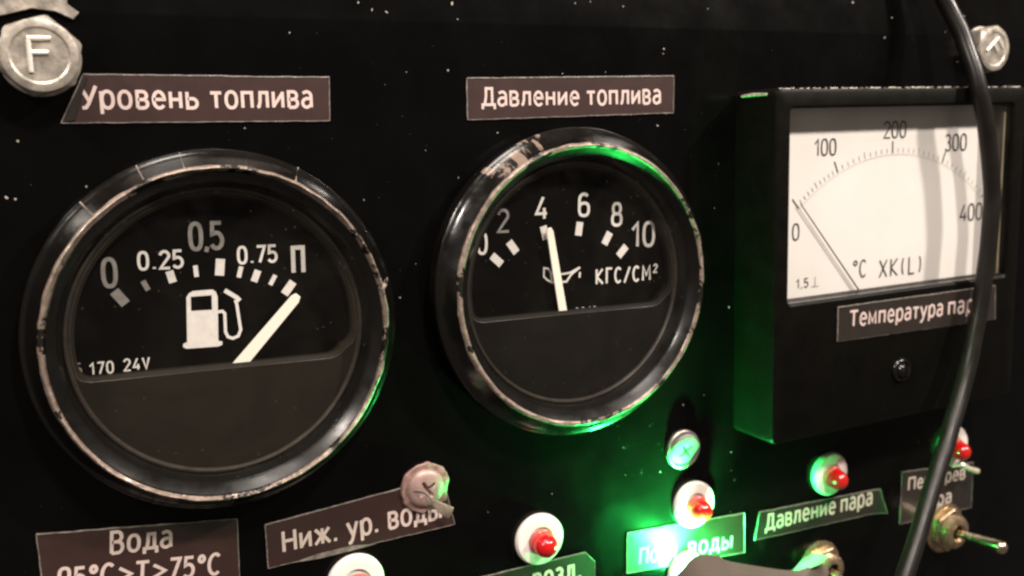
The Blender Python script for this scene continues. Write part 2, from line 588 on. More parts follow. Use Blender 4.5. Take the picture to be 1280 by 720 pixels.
def label_plate(quad, h, label, parent_kind='label', hf=None, material=None, nu=28, nv=8, wob=.12, edges=(1, .7, .6, .8), ew=.26):
    """quad: photo points TL, TR, BR, BL. A thin printed card under clear tape."""
    q = [at(p[0], p[1], h) for p in quad]
    c = sum(q, Vector((0, 0))) / 4
    root = empty('name_label', (c.x, c.y, h), label, 'label', 'printed name labels on the panel')
    vs, fs = [], []
    th = .22

    def pt(u, v):
        top, bot = q[0].lerp(q[1], u), q[3].lerp(q[2], u)
        p = top.lerp(bot, v)
        if u in (0, 1) or v in (0, 1):
            p = p + Vector((noise.noise(Vector((p.x * .35, p.y * .9, 1))), noise.noise(Vector((p.x * .3, p.y, 7))))) * wob
        return p

    for layer in (0, 1):
        for j in range(nv + 1):
            for i in range(nu + 1):
                p = pt(i / nu, j / nv)
                vs.append((p.x, p.y, h + (th if layer else 0) + (hf(p.x, p.y) if hf else 0)))
    K = (nu + 1) * (nv + 1)
    for j in range(nv):
        for i in range(nu):
            a = j * (nu + 1) + i
            fs.append((a, a + 1, a + nu + 2, a + nu + 1))
            fs.append((K + a, K + a + 1, K + a + nu + 2, K + a + nu + 1))
    brd = [i for i in range(nu + 1)] + [j * (nu + 1) + nu for j in range(1, nv + 1)] + \
          [nv * (nu + 1) + i for i in range(nu - 1, -1, -1)] + [j * (nu + 1) for j in range(nv - 1, 0, -1)]
    for i in range(len(brd)):
        a, b = brd[i], brd[(i + 1) % len(brd)]
        fs.append((a, b, K + b, K + a))
    build('card', (vs, fs), material or M['label'], root)
    # raised edge of the clear tape
    parts = []
    sides = [[(i / nu, 0) for i in range(nu + 1)], [(1, j / nv) for j in range(nv + 1)],
             [(i / nu, 1) for i in range(nu, -1, -1)], [(0, j / nv) for j in range(nv, -1, -1)]]
    for k, sd in enumerate(sides):
        if not edges[k]: continue
        path, rads = [], []
        for (u, v) in sd:
            p = pt(u, v)
            path.append((p.x, p.y, h + th * .8 + (hf(p.x, p.y) if hf else 0)))
            rads.append(ew * edges[k] * (.55 + .5 * abs(noise.noise(Vector((p.x * .8, p.y * .8, k))))))
        parts.append(tube(path, rads, 6))
    build('tape_edge', join(*parts), M['tape'], root)
    return root, h + th + .05


def copy_tree(o, parent=None):
    c = o.copy()
    COL.objects.link(c)
    c.parent = parent
    for ch in o.children:
        copy_tree(ch, c)
    return c


# ------------------------------------------------------------------ the panel
top_y = at(320, 11)[1] + 1


def panel_mesh():
    x0, x1, y0 = -160, 460, -230
    # front sheet, rounded fold at the top edge, then the top surface running back
    prof = [(y0, 0.0), (-120, 0), (-60, 0), (0, 0), (top_y - 3, 0)]
    # shallow crease: above it the sheet leans back
    for k in range(1, 7):
        a = math.radians(6) * k / 6
        prof.append((top_y - 3 + 6 * math.sin(a), -6 + 6 * math.cos(a)))
    y1_, h1_ = prof[-1]
    prof.append((y1_ + 90, h1_ - 90 * math.tan(math.radians(6))))
    prof += [(y1_ + 88, h1_ - 17), (y1_ - 2, h1_ - 4), (y0, -3)]
    vs, fs = [], []
    n = len(prof)
    for x in (x0, x1):
        for (y, h) in prof: vs.append((x, y, h))
    for i in range(n):
        j = (i + 1) % n
        fs.append((i, j, n + j, n + i))
    fs.append(tuple(range(n)))
    fs.append(tuple(range(n, 2 * n)))
    return vs, fs


panel = build('panel', panel_mesh(), M['panel'], origin=(0, -60, 0))
tag(panel, 'glossy black painted steel instrument panel with paint chips', kind='structure')

# lost flecks of paint
flecks = [(448, 3, 4), (465, 12, 5), (483, 15, 7), (565, 4, 8), (719, 4, 4), (738, 2, 3), (779, 8, 3), (830, 61, 4.5), (829, 67, 3), (885, 11, 2.5), (1066, 3, 5),
          (1106, 47, 5), (1115, 22, 4), (1182, 40, 3), (1205, 20, 5), (1197, 77, 3), (8, 247, 6), (19, 249, 4), (22, 176, 4), (560, 88, 4), (822, 157, 5),
          (757, 90, 2), (703, 92, 3), (622, 166, 3), (573, 222, 3), (532, 188, 2), (893, 260, 2), (898, 205, 2), (911, 384, 5), (854, 506, 4.5), (880, 494, 3),
          (953, 520, 3), (914, 565, 4), (914, 588, 3), (802, 591, 2.5), (782, 594, 2.5), (825, 590, 2.5), (690, 617, 3), (918, 600, 2.5),
          (108, 233, 4), (306, 160, 3), (412, 240, 2.5), (455, 250, 2.5), (500, 372, 4), (520, 330, 2), (610, 640, 2), (913, 640, 2.5), (362, 41, 3), (572, 24, 3),
          (508, 90, 2), (925, 184, 4), (920, 190, 3), (958, 510, 2), (780, 560, 2), (1148, 553, 3)]
parts = []
for (px, py, s) in flecks:
    c = at(px, py, .04)
    r = s / 5.4 * .34
    k = random.randint(6, 9)
    e = random.uniform(.5, 1)
    a0 = random.uniform(0, 3)
    pl = []
    for i in range(k):
        a = 2 * PI * i / k
        rr = r * random.uniform(.55, 1.15)
        x, y = rr * math.cos(a), rr * e * math.sin(a)
        pl.append((c.x + x * math.cos(a0) - y * math.sin(a0), c.y + x * math.sin(a0) + y * math.cos(a0)))
    parts.append(prism(pl, -.02, .05))
ch = build('paint_chips', join(*parts), M['chip'], panel, smooth=False)
ch['kind'] = 'stuff'
# fine dust on the paint, a few hundredths of a millimetre proud
parts = []
for _ in range(520):
    px, py = random.uniform(0, 1280), random.uniform(0, 720)
    if random.random() < .35: px, py = random.gauss(850, 70), random.gauss(600, 70)
    c = at(px, py, .03)
    if c.y > top_y - 3.2 or random.random() < .3: continue  # above the crease
    r = random.uniform(.04, .10) * (1.5 if random.random() < .1 else 1)
    a0 = random.uniform(0, 6)
    parts.append(prism([(c.x + r * random.uniform(.5, 1.2) * math.cos(a0 + a), c.y + r * random.uniform(.5, 1.2) * math.sin(a0 + a)) for a in (0, 1.3, 2.6, 3.9, 5.1)], .005, .03))
M['dust'] = mat('grey_dust', (.05, .047, .042), .8)
du = build('dust', join(*parts), M['dust'], panel, smooth=False)
du['kind'] = 'stuff'


# ------------------------------------------------------------------ round gauges
def gauge(cx, cy, label, bez_mat, cut_a, cut_b, seed):
    root = empty('round_gauge', (cx, cy, 0), label, 'gauge', 'round gauges on the panel')
    # outer ring: gasket, side wall, cone up to the lip
    prof = [(36.2, 0), (36.5, 0.2), (36.5, 2.2), (36.55, 3.8), (36.9, 4.1), (37.1, 4.5), (37.1, 4.9), (36.85, 5.3), (36.3, 5.6), (35.6, 6.3), (34.75, 7.5), (33.95, 8.7), (33.5, 9.4)]
    if seed == 1: prof = [(33.5 + (r_ - 33.5) * .88, h_) for r_, h_ in prof]
    build('bezel', revolve(prof, cx, cy, 160, .1, 4, seed=seed), bez_mat, root)
    lw = .9 if seed == 1 else 0.0
    lip = [(33.6, 9.15), (33.5, 9.7), (33.25, 10.05), (32.9 + lw * .2, 10.15), (32.5 + lw * .45, 10.0), (32.25 + lw * .6, 9.6), (32.2, 9.2)]
    build('rolled_lip', revolve(lip, cx, cy, 320, .22, 9, seed=seed + 3), M['lip'], root)
    inn = [(32.2, 9.7), (31.9, 9.4), (30.6, 8.1), (30.1, 7.3), (29.6, 5.0), (29.2, 4.4)]
    build('inner_ring', revolve(inn, cx, cy, 128), M['inner'], root)
    rim = [(29.3, 4.35), (29.1, 4.75), (28.7, 4.8), (28.4, 4.4), (28.3, 4.0)]
    build('mask_rim', revolve(rim, cx, cy, 128, .06, 10), M['rim'], root)
    build('dial', disc(cx, cy, 29.0, 1.6), M['dial'], root)
    # mask with a D-shaped opening
    hm = 4.0
    a, b = at(*cut_a, hm), at(*cut_b, hm)
    d = (b - a).normalized()
    ang = math.atan2(d.y, d.x)
    n_ = Vector((-d.y, d.x))
    off = (a - Vector((cx, cy))).dot(n_)

    def sd(p, grow=0.0, k=5.0):
        f1 = p.length - (27.2 + grow)
        f2 = (off - grow) - p.dot(n_)
        k = 5.0 if p.dot(d) > 0 else 1.4
        hh = max(k - abs(f1 - f2), 0) / k
        return max(f1, f2) + hh * hh * k * .25 * 1.6

    C = n_ * (off + 10)
    N_ = 180

    def cast(dr, fn, far):
        lo, hi = 0, far
        for _ in range(30):
            m = (lo + hi) / 2
            if fn(C + dr * m) < 0: lo = m
            else: hi = m
        return C + dr * lo

    L0, L1, L2 = [], [], []
    for k in range(N_):
        t = 2 * PI * k / N_
        dr = Vector((math.cos(t), math.sin(t)))
        L0.append(cast(dr, lambda p: p.length - 28.6, 90))
        L1.append(cast(dr, lambda p: sd(p, .9), 90))
        L2.append(cast(dr, lambda p: sd(p, 0), 90))
    vs = []
    for L, h in ((L0, hm), (L1, hm), (L2, hm - .5), (L2, 1.7)):
        for p in L: vs.append((cx + p.x, cy + p.y, h))
    fs = []
    for r in range(3):
        for k in range(N_):
            j = (k + 1) % N_
            fs.append((r * N_ + k, r * N_ + j, (r + 1) * N_ + j, (r + 1) * N_ + k))
    build('lower_mask', (vs, fs), M['mask'] if seed == 1 else M['mask2'], root, auto=12)
    e = [(cx + p.x, cy + p.y, hm + .02) for p in L1]
    v2, f2 = [], []
    for i, p in enumerate(L1):
        g = 1 - .12 / max((p - C).length, 1)
        v2.append((cx + p.x, cy + p.y, hm + .03))
        q = C + (p - C) * (1 - .22 / max((p - C).length, 1))
        v2.append((cx + q.x, cy + q.y, hm - .02))
    for i in range(N_):
        j = (i + 1) % N_
        f2.append((2 * i, 2 * i + 1, 2 * j + 1, 2 * j))
    build('mask_edge', (v2, f2), M['rim'], root)
    gl = [(30.2, 7.5), (24, 7.57), (12, 7.6), (0.02, 7.62)]
    build('glass', revolve(gl, cx, cy, 96), M['glass'], root)
    return root, ang


def mark(root, px, py, pivot, length, width, h=1.75, m=None):
    c, p = at(px, py, h), at(*pivot, h)
    d = (c - p).normalized()
    s = Vector((-d.y, d.x))
    q = [c + d * length / 2 + s * width / 2, c + d * length / 2 - s * width / 2, c - d * length / 2 - s * width / 2, c - d * length / 2 + s * width / 2]
    return build('scale_mark', prism([(v.x, v.y) for v in q], h - .1, h), m or M['mark'], root, smooth=False)


def pointer(root, tip, tail, w, h, m):
    a, b = at(*tip, h), at(*tail, h)
    d = (b - a).normalized()
    s = Vector((-d.y, d.x))
    b = b + d * 3.0
    pl = [a + s * w * .28, a + s * w * .5 + d * w * .5, b + s * w * .62, b - s * w * .62, a - s * w * .5 + d * w * .5, a - s * w * .28]
    return build('pointer', prism([(v.x, v.y) for v in pl], h - .35, h, .08), m, root, smooth=False)


# fuel level gauge
g1, a1 = gauge(30.4, -37.2, 'big round fuel level gauge with pump symbol, needle at the П mark', M['bezel_clean'], (120, 472), (392, 445), 1)
# crimp seams and a burr on the bezel
for dg in (112, 99, 62, 131):
    t = math.radians(dg)
    build('crimp_seam', tube([(30.4 + r_ * math.cos(t + (34 - r_) * .003), -37.2 + r_ * math.sin(t), h_) for r_, h_ in ((33.3, 9.75), (34.13, 8.42), (34.88, 7.25), (35.48, 6.3), (36.1, 5.6), (36.55, 5.25))],
                             [.3, .14, .12, .12, .14, .2] if dg != 99 else [.2, .08, .05, .05, .05, .1], 6), M['lip'], g1)
t = math.radians(12)
build('burr', tube([(30.4 + r_ * math.cos(t + o_), -37.2 + r_ * math.sin(t + o_), h_) for r_, o_, h_ in ((33.0, -.02, 9.9), (33.7, .0, 9.6), (34.6, .015, 8.6), (35.2, .03, 8.2))], [.35, .55, .4, .12], 7), M['lip'], g1)
P1 = (264, 497)
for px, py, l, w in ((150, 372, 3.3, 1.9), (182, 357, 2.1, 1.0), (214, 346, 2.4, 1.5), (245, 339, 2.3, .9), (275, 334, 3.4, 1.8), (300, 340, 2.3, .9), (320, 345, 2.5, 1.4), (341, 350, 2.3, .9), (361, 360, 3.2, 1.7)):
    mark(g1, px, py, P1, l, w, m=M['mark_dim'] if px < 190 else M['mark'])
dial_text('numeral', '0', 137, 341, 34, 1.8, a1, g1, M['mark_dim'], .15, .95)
dial_text('numeral', '0.25', 201, 325, 21, 1.8, a1, g1, M['mark'], .17, 1.12, .18)
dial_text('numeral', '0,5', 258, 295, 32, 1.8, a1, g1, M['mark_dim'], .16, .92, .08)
dial_text('numeral', '0.75', 322, 318, 20, 1.8, a1, g1, M['mark'], .17, 1.08, .18)
dial_text('numeral', 'П', 373, 325, 31, 1.8, a1, g1, M['mark'], .17, .95)
dial_text('voltage_text', '170', 127, 460, 14, 1.8, a1, g1, M['mark'], .15, 1.08, .22)
dial_text('voltage_text', '24V', 171, 455, 14, 1.8, a1, g1, M['mark'], .15, 1.05, .22)
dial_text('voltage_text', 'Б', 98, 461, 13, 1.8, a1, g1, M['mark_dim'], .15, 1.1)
hs = 1.8


def pxpoly(pts, h): return [tuple(at(x, y, h)) for x, y in pts]


body = pxpoly([(233, 372), (236, 367), (241, 364), (266, 362), (270, 365), (272, 371), (273, 426), (278, 427), (278, 431), (273, 433), (233, 436), (229, 434), (229, 430), (234, 428)], hs)
hole = pxpoly([(238.5, 371), (264.5, 369), (265, 387), (239, 388.5)], hs + .03)
build('pump_symbol', join(prism(body, hs - .15, hs),
                          ribbon(pxpoly([(272, 390), (278, 389), (281, 392), (282, 415), (285, 421), (291, 423), (298, 420), (301, 412), (299, 400), (296, 380), (294, 375)], hs), .62, hs - .05),
                          ribbon(pxpoly([(281, 363), (296, 372), (300, 376)], hs), .9, hs - .1)), M['mark'], g1, smooth=False)
build('pump_window', prism(hole, hs - .05, hs + .04), M['dial'], g1, smooth=False)
pointer(g1, (373, 369), (303, 452), 2.1, 3.2, M['pointer'])

# fuel pressure gauge
g2, a2 = gauge(113.5, -35.4, 'round fuel pressure gauge in КГС/СМ² with oil can symbol, needle at 4', M['bezel'], (620, 397), (800, 380), 9)
P2 = (708, 404)
for px, py in ((621, 325), (641, 309), (681, 291), (724, 286), (759, 298), (778, 314)):
    mark(g2, px, py, P2, 3.3, 1.85)
dial_text('numeral', '0', 603, 304, 26, 1.8, a2, g2, M['mark'], .14, 1.0)
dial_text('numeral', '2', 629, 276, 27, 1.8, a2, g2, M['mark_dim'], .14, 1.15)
dial_text('numeral', '4', 677, 260, 27, 1.8, a2, g2, M['mark'], .14, 1.15)
dial_text('numeral', '6', 730, 256, 27, 1.8, a2, g2, M['mark'], .14, 1.15)
dial_text('numeral', '8', 771, 268, 27, 1.8, a2, g2, M['mark'], .14, 1.1)
dial_text('numeral', '10', 804, 293, 29, 1.8, a2, g2, M['mark'], .14, 1.15)
dial_text('unit_text', 'КГС/СМ²', 784, 343, 18, 1.8, a2, g2, M['mark'], .15, 1.13, .2)
dial_text('type_text', '12 2010', 722, 392, 13, 1.8, a2, g2, M['mark'], .16, 1.0, .2)
c = at(794, 387, 1.8)
build('white_stamp', prism([(c.x + 3.0 * math.cos(2 * PI * k / 24), c.y + 1.6 * math.sin(2 * PI * k / 24)) for k in range(24)], 1.65, 1.8), M['mark'], g2, smooth=False)
oil = [ribbon(pxpoly([(690, 353), (684, 350), (680, 346), (680, 335), (686, 336), (690, 344)], hs), .42, hs),
       ribbon(pxpoly([(688, 339), (690, 353), (708, 352), (714, 343), (725, 334)], hs), .5, hs + .02),
       ribbon(pxpoly([(688, 340), (700, 343), (712, 341), (725, 334)], hs), .45, hs + .04),
       ribbon(pxpoly([(725, 340), (724.5, 347)], hs), .5, hs)]
build('oil_can_symbol', join(*oil), M['mark'], g2, smooth=False)
pointer(g2, (687, 285), (704, 389), 1.75, 3.2, M['pointer'])

# ------------------------------------------------------------------ pyrometer meter
HM = 15.5
bx0, bx1, by1, by0 = 164.7, 258.5, 9.8, -81.9
wx0, wx1, wy1, wy0 = 169.6, 252.9, 4.8, -44.8
HD = 9.0
meter = empty('panel_meter', ((bx0 + bx1) / 2, (by0 + by1) / 2, 0), 'square black panel meter with white 0 to 400 dial, cable hanging across it', 'meter')


def rr(x0, x1, y0, y1, r, n=5):
    out = []
    for cx, cy, a in ((x1 - r, y1 - r, 0), (x0 + r, y1 - r, 90), (x0 + r, y0 + r, 180), (x1 - r, y0 + r, 270)):
        for k in range(n + 1):
            t = math.radians(a + 90 * k / n)
            out.append((cx + r * math.cos(t), cy + r * math.sin(t)))
    return out


def loops(rings):
    vs, fs = [], []
    n = len(rings[0][0])
    for L, h in rings:
        for p in L: vs.append((p[0], p[1], h))
    for r in range(len(rings) - 1):
        for i in range(n):
            j = (i + 1) % n
            fs.append((r * n + i, r * n + j, (r + 1) * n + j, (r + 1) * n + i))
    return vs, fs


o0 = rr(bx0, bx1, by0, by1, 2)
build('case', loops([(o0, 0), (o0, HM - 1.0), (rr(bx0 + .3, bx1 - .3, by0 + .3, by1 - .3, 1.8), HM - .3),
                     (rr(bx0 + 1, bx1 - 1, by0 + 1, by1 - 1, 1.5), HM),
                     (rr(wx0 - .7, wx1 + .7, wy0 - .7, wy1 + .7, 1.5), HM), (rr(wx0, wx1, wy0, wy1, .9), HM - .5),
                     (rr(wx0, wx1, wy0, wy1, .9), HM - 2.4)]), M['case'], meter, auto=25)
build('inner_frame', loops([(rr(wx0, wx1, wy0, wy1, .9), HM - 2.4), (rr(wx0 - .2, wx1 + .2, wy0, wy1 + .2, .9), HM - 2.6),
                            (rr(wx0 - .2, wx1 + .2, wy0, wy1 + .2, .9), HD)]), M['case'], meter)
build('side_liner', prism([(wx1 - .5, wy0 + .3), (wx1, wy0 + .3), (wx1, wy1 - .3), (wx1 - .5, wy1 - .3)], HD, HM - 2.5), M['frame_cream'], meter, smooth=False)
build('dial', prism(rr(wx0 - .4, wx1 + .2, wy0 - .4, wy1 + .4, .9), HD - .6, HD - .1), M['dialwhite'], meter, smooth=False)
build('window_glass', prism(rr(wx0 + .02, wx1 - .02, wy0 + .02, wy1 - .02, .9), HM - 2.0, HM - .9), M['mglass'], meter, smooth=False)
build('frame_strip', prism([(wx1 - 2.0, wy0 + .6), (wx1 - 1.2, wy0 + .6), (wx1 - 1.2, wy1 - .6), (wx1 - 2.0, wy1 - .6)], HD + 1.0, HM - 2.3, .2), M['rim'], meter, smooth=False)

# scale, nonlinear between the measured main divisions
H = HD
tp = [at(x, y, H) for x, y in ((996, 257), (1045, 208), (1116, 187), (1178, 203), (1229, 243))]


def circ(a, b, c):
    ax, ay, bx, by, cx, cy = a.x, a.y, b.x, b.y, c.x, c.y
    d = 2 * (ax * (by - cy) + bx * (cy - ay) + cx * (ay - by))
    ux = ((ax * ax + ay * ay) * (by - cy) + (bx * bx + by * by) * (cy - ay) + (cx * cx + cy * cy) * (ay - by)) / d
    uy = ((ax * ax + ay * ay) * (cx - bx) + (bx * bx + by * by) * (ax - cx) + (cx * cx + cy * cy) * (bx - ax)) / d
    return Vector((ux, uy))


cc = circ(tp[0], tp[2], tp[4])
rr_ = (tp[2] - cc).length
angs = [math.atan2((p - cc).y, (p - cc).x) for p in tp]
major, minor = [], []
for k in range(41):
    s_, f_ = divmod(k, 10)
    a = angs[4] if s_ == 4 else angs[s_] + (angs[s_ + 1] - angs[s_]) * f_ / 10
    d = Vector((math.cos(a), math.sin(a)))
    if f_ == 0:
        major.append(ribbon([cc + d * (rr_ - 1.0), cc + d * (rr_ + 2.3)], .42, H))
    else:
        l = 1.9 if f_ == 5 else 1.3
        minor.append(ribbon([cc + d * (rr_ - .9), cc + d * (rr_ - .9 + l)], .22, H))
for mj in major: build('scale_mark', mj, M['ink'], meter, smooth=False)
minor.append(ribbon([cc + Vector((math.cos(angs[0] + (angs[4] - angs[0]) * k / 60), math.sin(angs[0] + (angs[4] - angs[0]) * k / 60))) * (rr_ - 1.4) for k in range(61)], .09, H + .02))
build('fine_scale', join(*minor), M['ink_grey'], meter, smooth=False)
b0, b1 = at(990, 372, H), at(1240, 342, H)
am = 0.0
dial_text('numeral', '100', 1032, 184, 20, H, am, meter, M['ink'], .11, 1.1, .14)
dial_text('numeral', '200', 1119, 162, 20, H, am, meter, M['ink'], .11, 1.1, .14)
dial_text('numeral', '300', 1195, 178, 20, H, am, meter, M['ink'], .11, 1.1, .14)
dial_text('numeral', '400', 1214, 265, 20, H, am, meter, M['ink'], .11, 1.1, .14)
dial_text('numeral', '0', 995, 290, 20, H, am, meter, M['ink'], .11, 1.1)
dial_text('unit_text', '°С', 1075, 336, 21, H, am, meter, M['ink'], .10, 1.15, .12)
dial_text('unit_text', 'XК(L)', 1126, 333, 21, H, am, meter, M['ink'], .10, 1.25, .2)
dial_text('class_text', '1,5', 1003, 354, 11, H, am, meter, M['ink'], .13, 1.2, .2)
dial_text('class_text', '⊥', 1019, 352, 12, H, am, meter, M['ink_grey'], .08, 1.4)
a, b = at(1001, 255, H + .8), at(1073, 362, H + .8)
build('pointer', tube([(a.x, a.y, H + .8), (b.x, b.y, H + .8)], [.16, .22], 8), M['needle'], meter)
# zero adjuster
zc = at(1126, 462, HM)
zs = build('zero_adjuster', revolve([(3.4, HM - .2), (3.3, HM + .5), (2.9, HM + .9), (2.5, HM + .95), (2.3, HM + .5), (2.2, HM + .45), (1.9, HM + 1.5), (1.3, HM + 2.0), (.02, HM + 2.1)], zc.x, zc.y, 40), M['bezel_clean'], meter)
build('screw_slot', prism([(zc.x - .3, zc.y - 1.9), (zc.x + .3, zc.y - 1.9), (zc.x + .3, zc.y + 1.9), (zc.x - .3, zc.y + 1.9)], HM + 1.2, HM + 2.14), M['dial'], zs, smooth=False)
# rubbed edge along the top of the case
parts = []
x = bx0 + 1.5
while x < bx1 - 3:
    l = random.uniform(.8, 6)
    pts = []
    k = max(2, int(l / .7))
    for i in range(k + 1):
        xx = x + l * i / k
        pts.append((xx, by1 - .12 + random.uniform(-.1, .1), HM - .75 + random.uniform(-.12, .12)))
    parts.append(tube(pts, [random.uniform(.04, .26) for _ in pts], 5))
    x += l + random.uniform(.1, 2.0)
wr = build('worn_edge', join(*parts), M['wear_glint'], meter)
# highlight at left top of the case, painted in as a pale tube
build('painted_glint', tube([(bx0 - .02, by1 - 1.4, 2.5), (bx0 + .1, by1 - 1.2, 7), (bx0 + .1, by1 - 1.3, 12)], [.3, .45, .3], 8), M['wear_glint'], meter)

# ------------------------------------------------------------------ labels
T = 'white letters'
r, th = label_plate([(104, 93), (411, 97), (412, 151), (76, 154)], .1, 'brown label reading Уровень топлива above the fuel level gauge')
label_text('Уровень', (102, 135), (248, 135), 27, th, r)
label_text('топлива', (264, 135), (391, 134), 26, th, r)
# folded dark corner of film on its left end
q = [at(x, y, th) for x, y in ((104, 95), (108, 97), (93, 150), (78, 153))]
build('folded_corner', ([(q[0].x, q[0].y, th), (q[1].x, q[1].y, th + .1), (q[2].x, q[2].y, th + .5), (q[3].x, q[3].y, th),
                         (q[1].x + .3, q[1].y, th - .1), (q[2].x + .3, q[2].y, th - .1)], [(0, 1, 2, 3), (1, 4, 5, 2)]), M['label_dark'], r)
r, th = label_plate([(583, 98), (842, 95), (841, 141), (584, 150)], .1, 'brown label reading Давление топлива above the pressure gauge')
label_text('Давление', (603, 132), (724, 131), 22, th, r)
label_text('топлива', (734, 131), (826, 129), 22, th, r)

r, th = label_plate([(1047, 384), (1243, 357), (1243, 399), (1046, 427)], HM + .1, 'label reading Температура пара on the meter case below its dial', material=M['label_dark'], edges=(1, 1, .3, 1))
r['group'] = 'printed name labels on the panel'
label_text('Температура', (1062, 408), (1178, 394), 19, th, r)
label_text('пара', (1185, 393), (1227, 388), 19, th, r)

c1 = at(1090, 616)


def curl1(x, y):
    return max(0, (x - c1.x)) ** 2 * .09


r, th = label_plate([(949, 640), (1098, 611), (1103, 639), (943, 675)], .1, 'narrow label reading Давление пара, its end lifting, under a red lamp', hf=curl1, material=M['label_dark'])
label_text('Давление', (957, 663), (1044, 641), 19, th, r, hf=curl1)
label_text('пара', (1051, 640), (1090, 630), 19, th, r, hf=curl1)

c2 = at(535, 610)


def curl2(x, y):
    return max(0, 1.6 - .05 * ((x - c2.x) ** 2 + .5 * (y - c2.y) ** 2)) * (1 if x > c2.x - 8 else 0) + max(0, x - c2.x + 4) * .04


r, th = label_plate([(331, 656), (553, 596), (568, 655), (335, 710)], .1, 'brown label reading Ниж. ур. воды tucked against a cross-head screw', nu=60, nv=16)
build_dummy = None
label_text('Ниж.', (354, 690), (423, 675), 25, th, r)
label_text('ур.', (435, 673), (474, 664), 25, th, r)
label_text('воды', (486, 661), (552, 647), 25, th, r)
low_label = r
r, th = label_plate([(45, 668), (296, 648), (302, 790), (62, 800)], .1, 'large brown label with Вода over a 75°C range, at the lower left corner', nv=14, edges=(1, .6, .6, .8))
label_text('Вода', (138, 692), (215, 683), 26, th, r)
label_text('95°С>Т>75°С', (72, 738), (275, 717), 26, th, r)
r, th = label_plate([(560, 731), (731, 690), (743, 702), (744, 790)], .1, 'dark label ending in озд. below a red lamp, cut off by the picture bottom', material=M['label_dark'])
label_text('возд.', (667, 738), (727, 722), 25, th, r)
r, th = label_plate([(784, 666), (930, 641), (930, 690), (783, 716)], .1, 'label lit bright green by the lit lamp below it', edges=(1, 1, 1, 1))
label_text('Подп.', (799, 705), (851, 696), 19, th, r)
label_text('воды', (860, 694), (915, 684), 19, th, r)
r, th = label_plate([(1127, 590), (1216, 578), (1213, 634), (1124, 655)], .1, 'square two-line label partly behind the hanging cable, over a toggle switch', material=M['label_dark'], nv=10)
label_text('Перегрев', (1135, 613), (1206, 598), 15, th, r)
label_text('пара', (1151, 638), (1189, 627), 15, th, r)
sq_label = r


# torn, curled film edges
def film(name, path, w, side, parent, material, th_=.12):
    """path: (px, py, h) points; w width mm along `side` (x,y,h)"""
    P = []
    for px, py, h in path:
        q = at(px, py, h)
        P.append(Vector((q.x, q.y, h)))
    P = smooth_path(P, 5)
    sd = Vector(side).normalized()
    n = len(P)
    vs, fs = [], []
    for lay in (0, 1):
        for i, p in enumerate(P):
            t = (P[min(i + 1, n - 1)] - P[max(i - 1, 0)]).normalized()
            nr = t.cross(sd).normalized() * th_ * lay
            ww = w(i / (n - 1)) if callable(w) else w
            for s in (-.5, 0, .5):
                bulge = t.cross(sd).normalized() * (.25 - s * s) * ww * .3
                vs.append(tuple(p + sd * ww * s + nr + bulge))
    for lay in (0, 1):
        for i in range(n - 1):
            for s in (0, 1):
                a = lay * n * 3 + i * 3 + s
                fs.append((a, a + 1, a + 4, a + 3))
    K = n * 3
    for i in range(n - 1):
        for s in (0, 2):
            a = i * 3 + s
            fs.append((a, a + 3, K + a + 3, K + a))
    for i in (0, n - 1):
        for s in (0, 1):
            a = i * 3 + s
            fs.append((a, a + 1, K + a + 1, K + a))
    return build(name, (vs, fs), material, parent)


film('torn_film', [(541, 627, 3.0), (549, 633, 3.4), (557, 638, 3.7), (564, 641, 3.6)], lambda t: 1.2 + 2.2 * math.sin(min(t * 1.3, 1) * PI / 2), (.25, 1, .5), low_label, M['tape_light'])
film('torn_film', [(506, 619, .5), (520, 614, 2.4), (533, 618, 3.2), (541, 628, 3.2)], .5, (0, 1, .3), low_label, M['tape'])
build('curled_film', tube(smooth_path([(*at(1190, 583, 3), 3), (*at(1202, 581, 4), 4), (*at(1212, 586, 5), 5), (*at(1222, 589, 5), 5)], 4),
                          [.35, .5, .6, .7, .75, .8, .85, .85, .8, .85, .9, 1.0, .9], 8), M['tape_light'], sq_label)
# lighter torn strip along the lower edge of the low-water label
q = [at(x, y, .36) for x, y in ((368, 703), (395, 693), (440, 682), (470, 680), (440, 688), (400, 698))]
build('torn_film', prism([(p.x, p.y) for p in q], .3, .42), M['tape'], low_label, smooth=False)


# ------------------------------------------------------------------ indicator lamps
def make_indicator(led_mat, label, tall=0.0):
    root = empty('indicator_lamp', (0, 0, 0), label, 'indicator lamp', 'white rimmed indicator lamps')
    build('holder', revolve([(5.7, 0), (5.85, .5), (5.8, 1.3), (5.5, 1.65), (4.6, 1.75), (3.1, 1.7), (2.95, 1.3), (.02, 1.2)], 0, 0, 56), M['disc'], root)
    led = build('led', revolve([(2.6, 1.5), (2.62, 3.5 + tall), (2.6, 4.0 + tall), (2.5, 4.6 + tall), (2.28, 5.2 + tall), (1.95, 5.7 + tall), (1.5, 6.1 + tall), (.95, 6.4 + tall), (.4, 6.53 + tall), (.02, 6.56 + tall)], 0, 0, 36), led_mat, root)
    build('led_flange', revolve([(2.95, 1.6), (2.95, 2.4), (2.75, 2.6), (2.52, 2.62)], 0, 0, 36), M['redflange'] if led_mat is M['redled'] else led_mat, led)
    return root


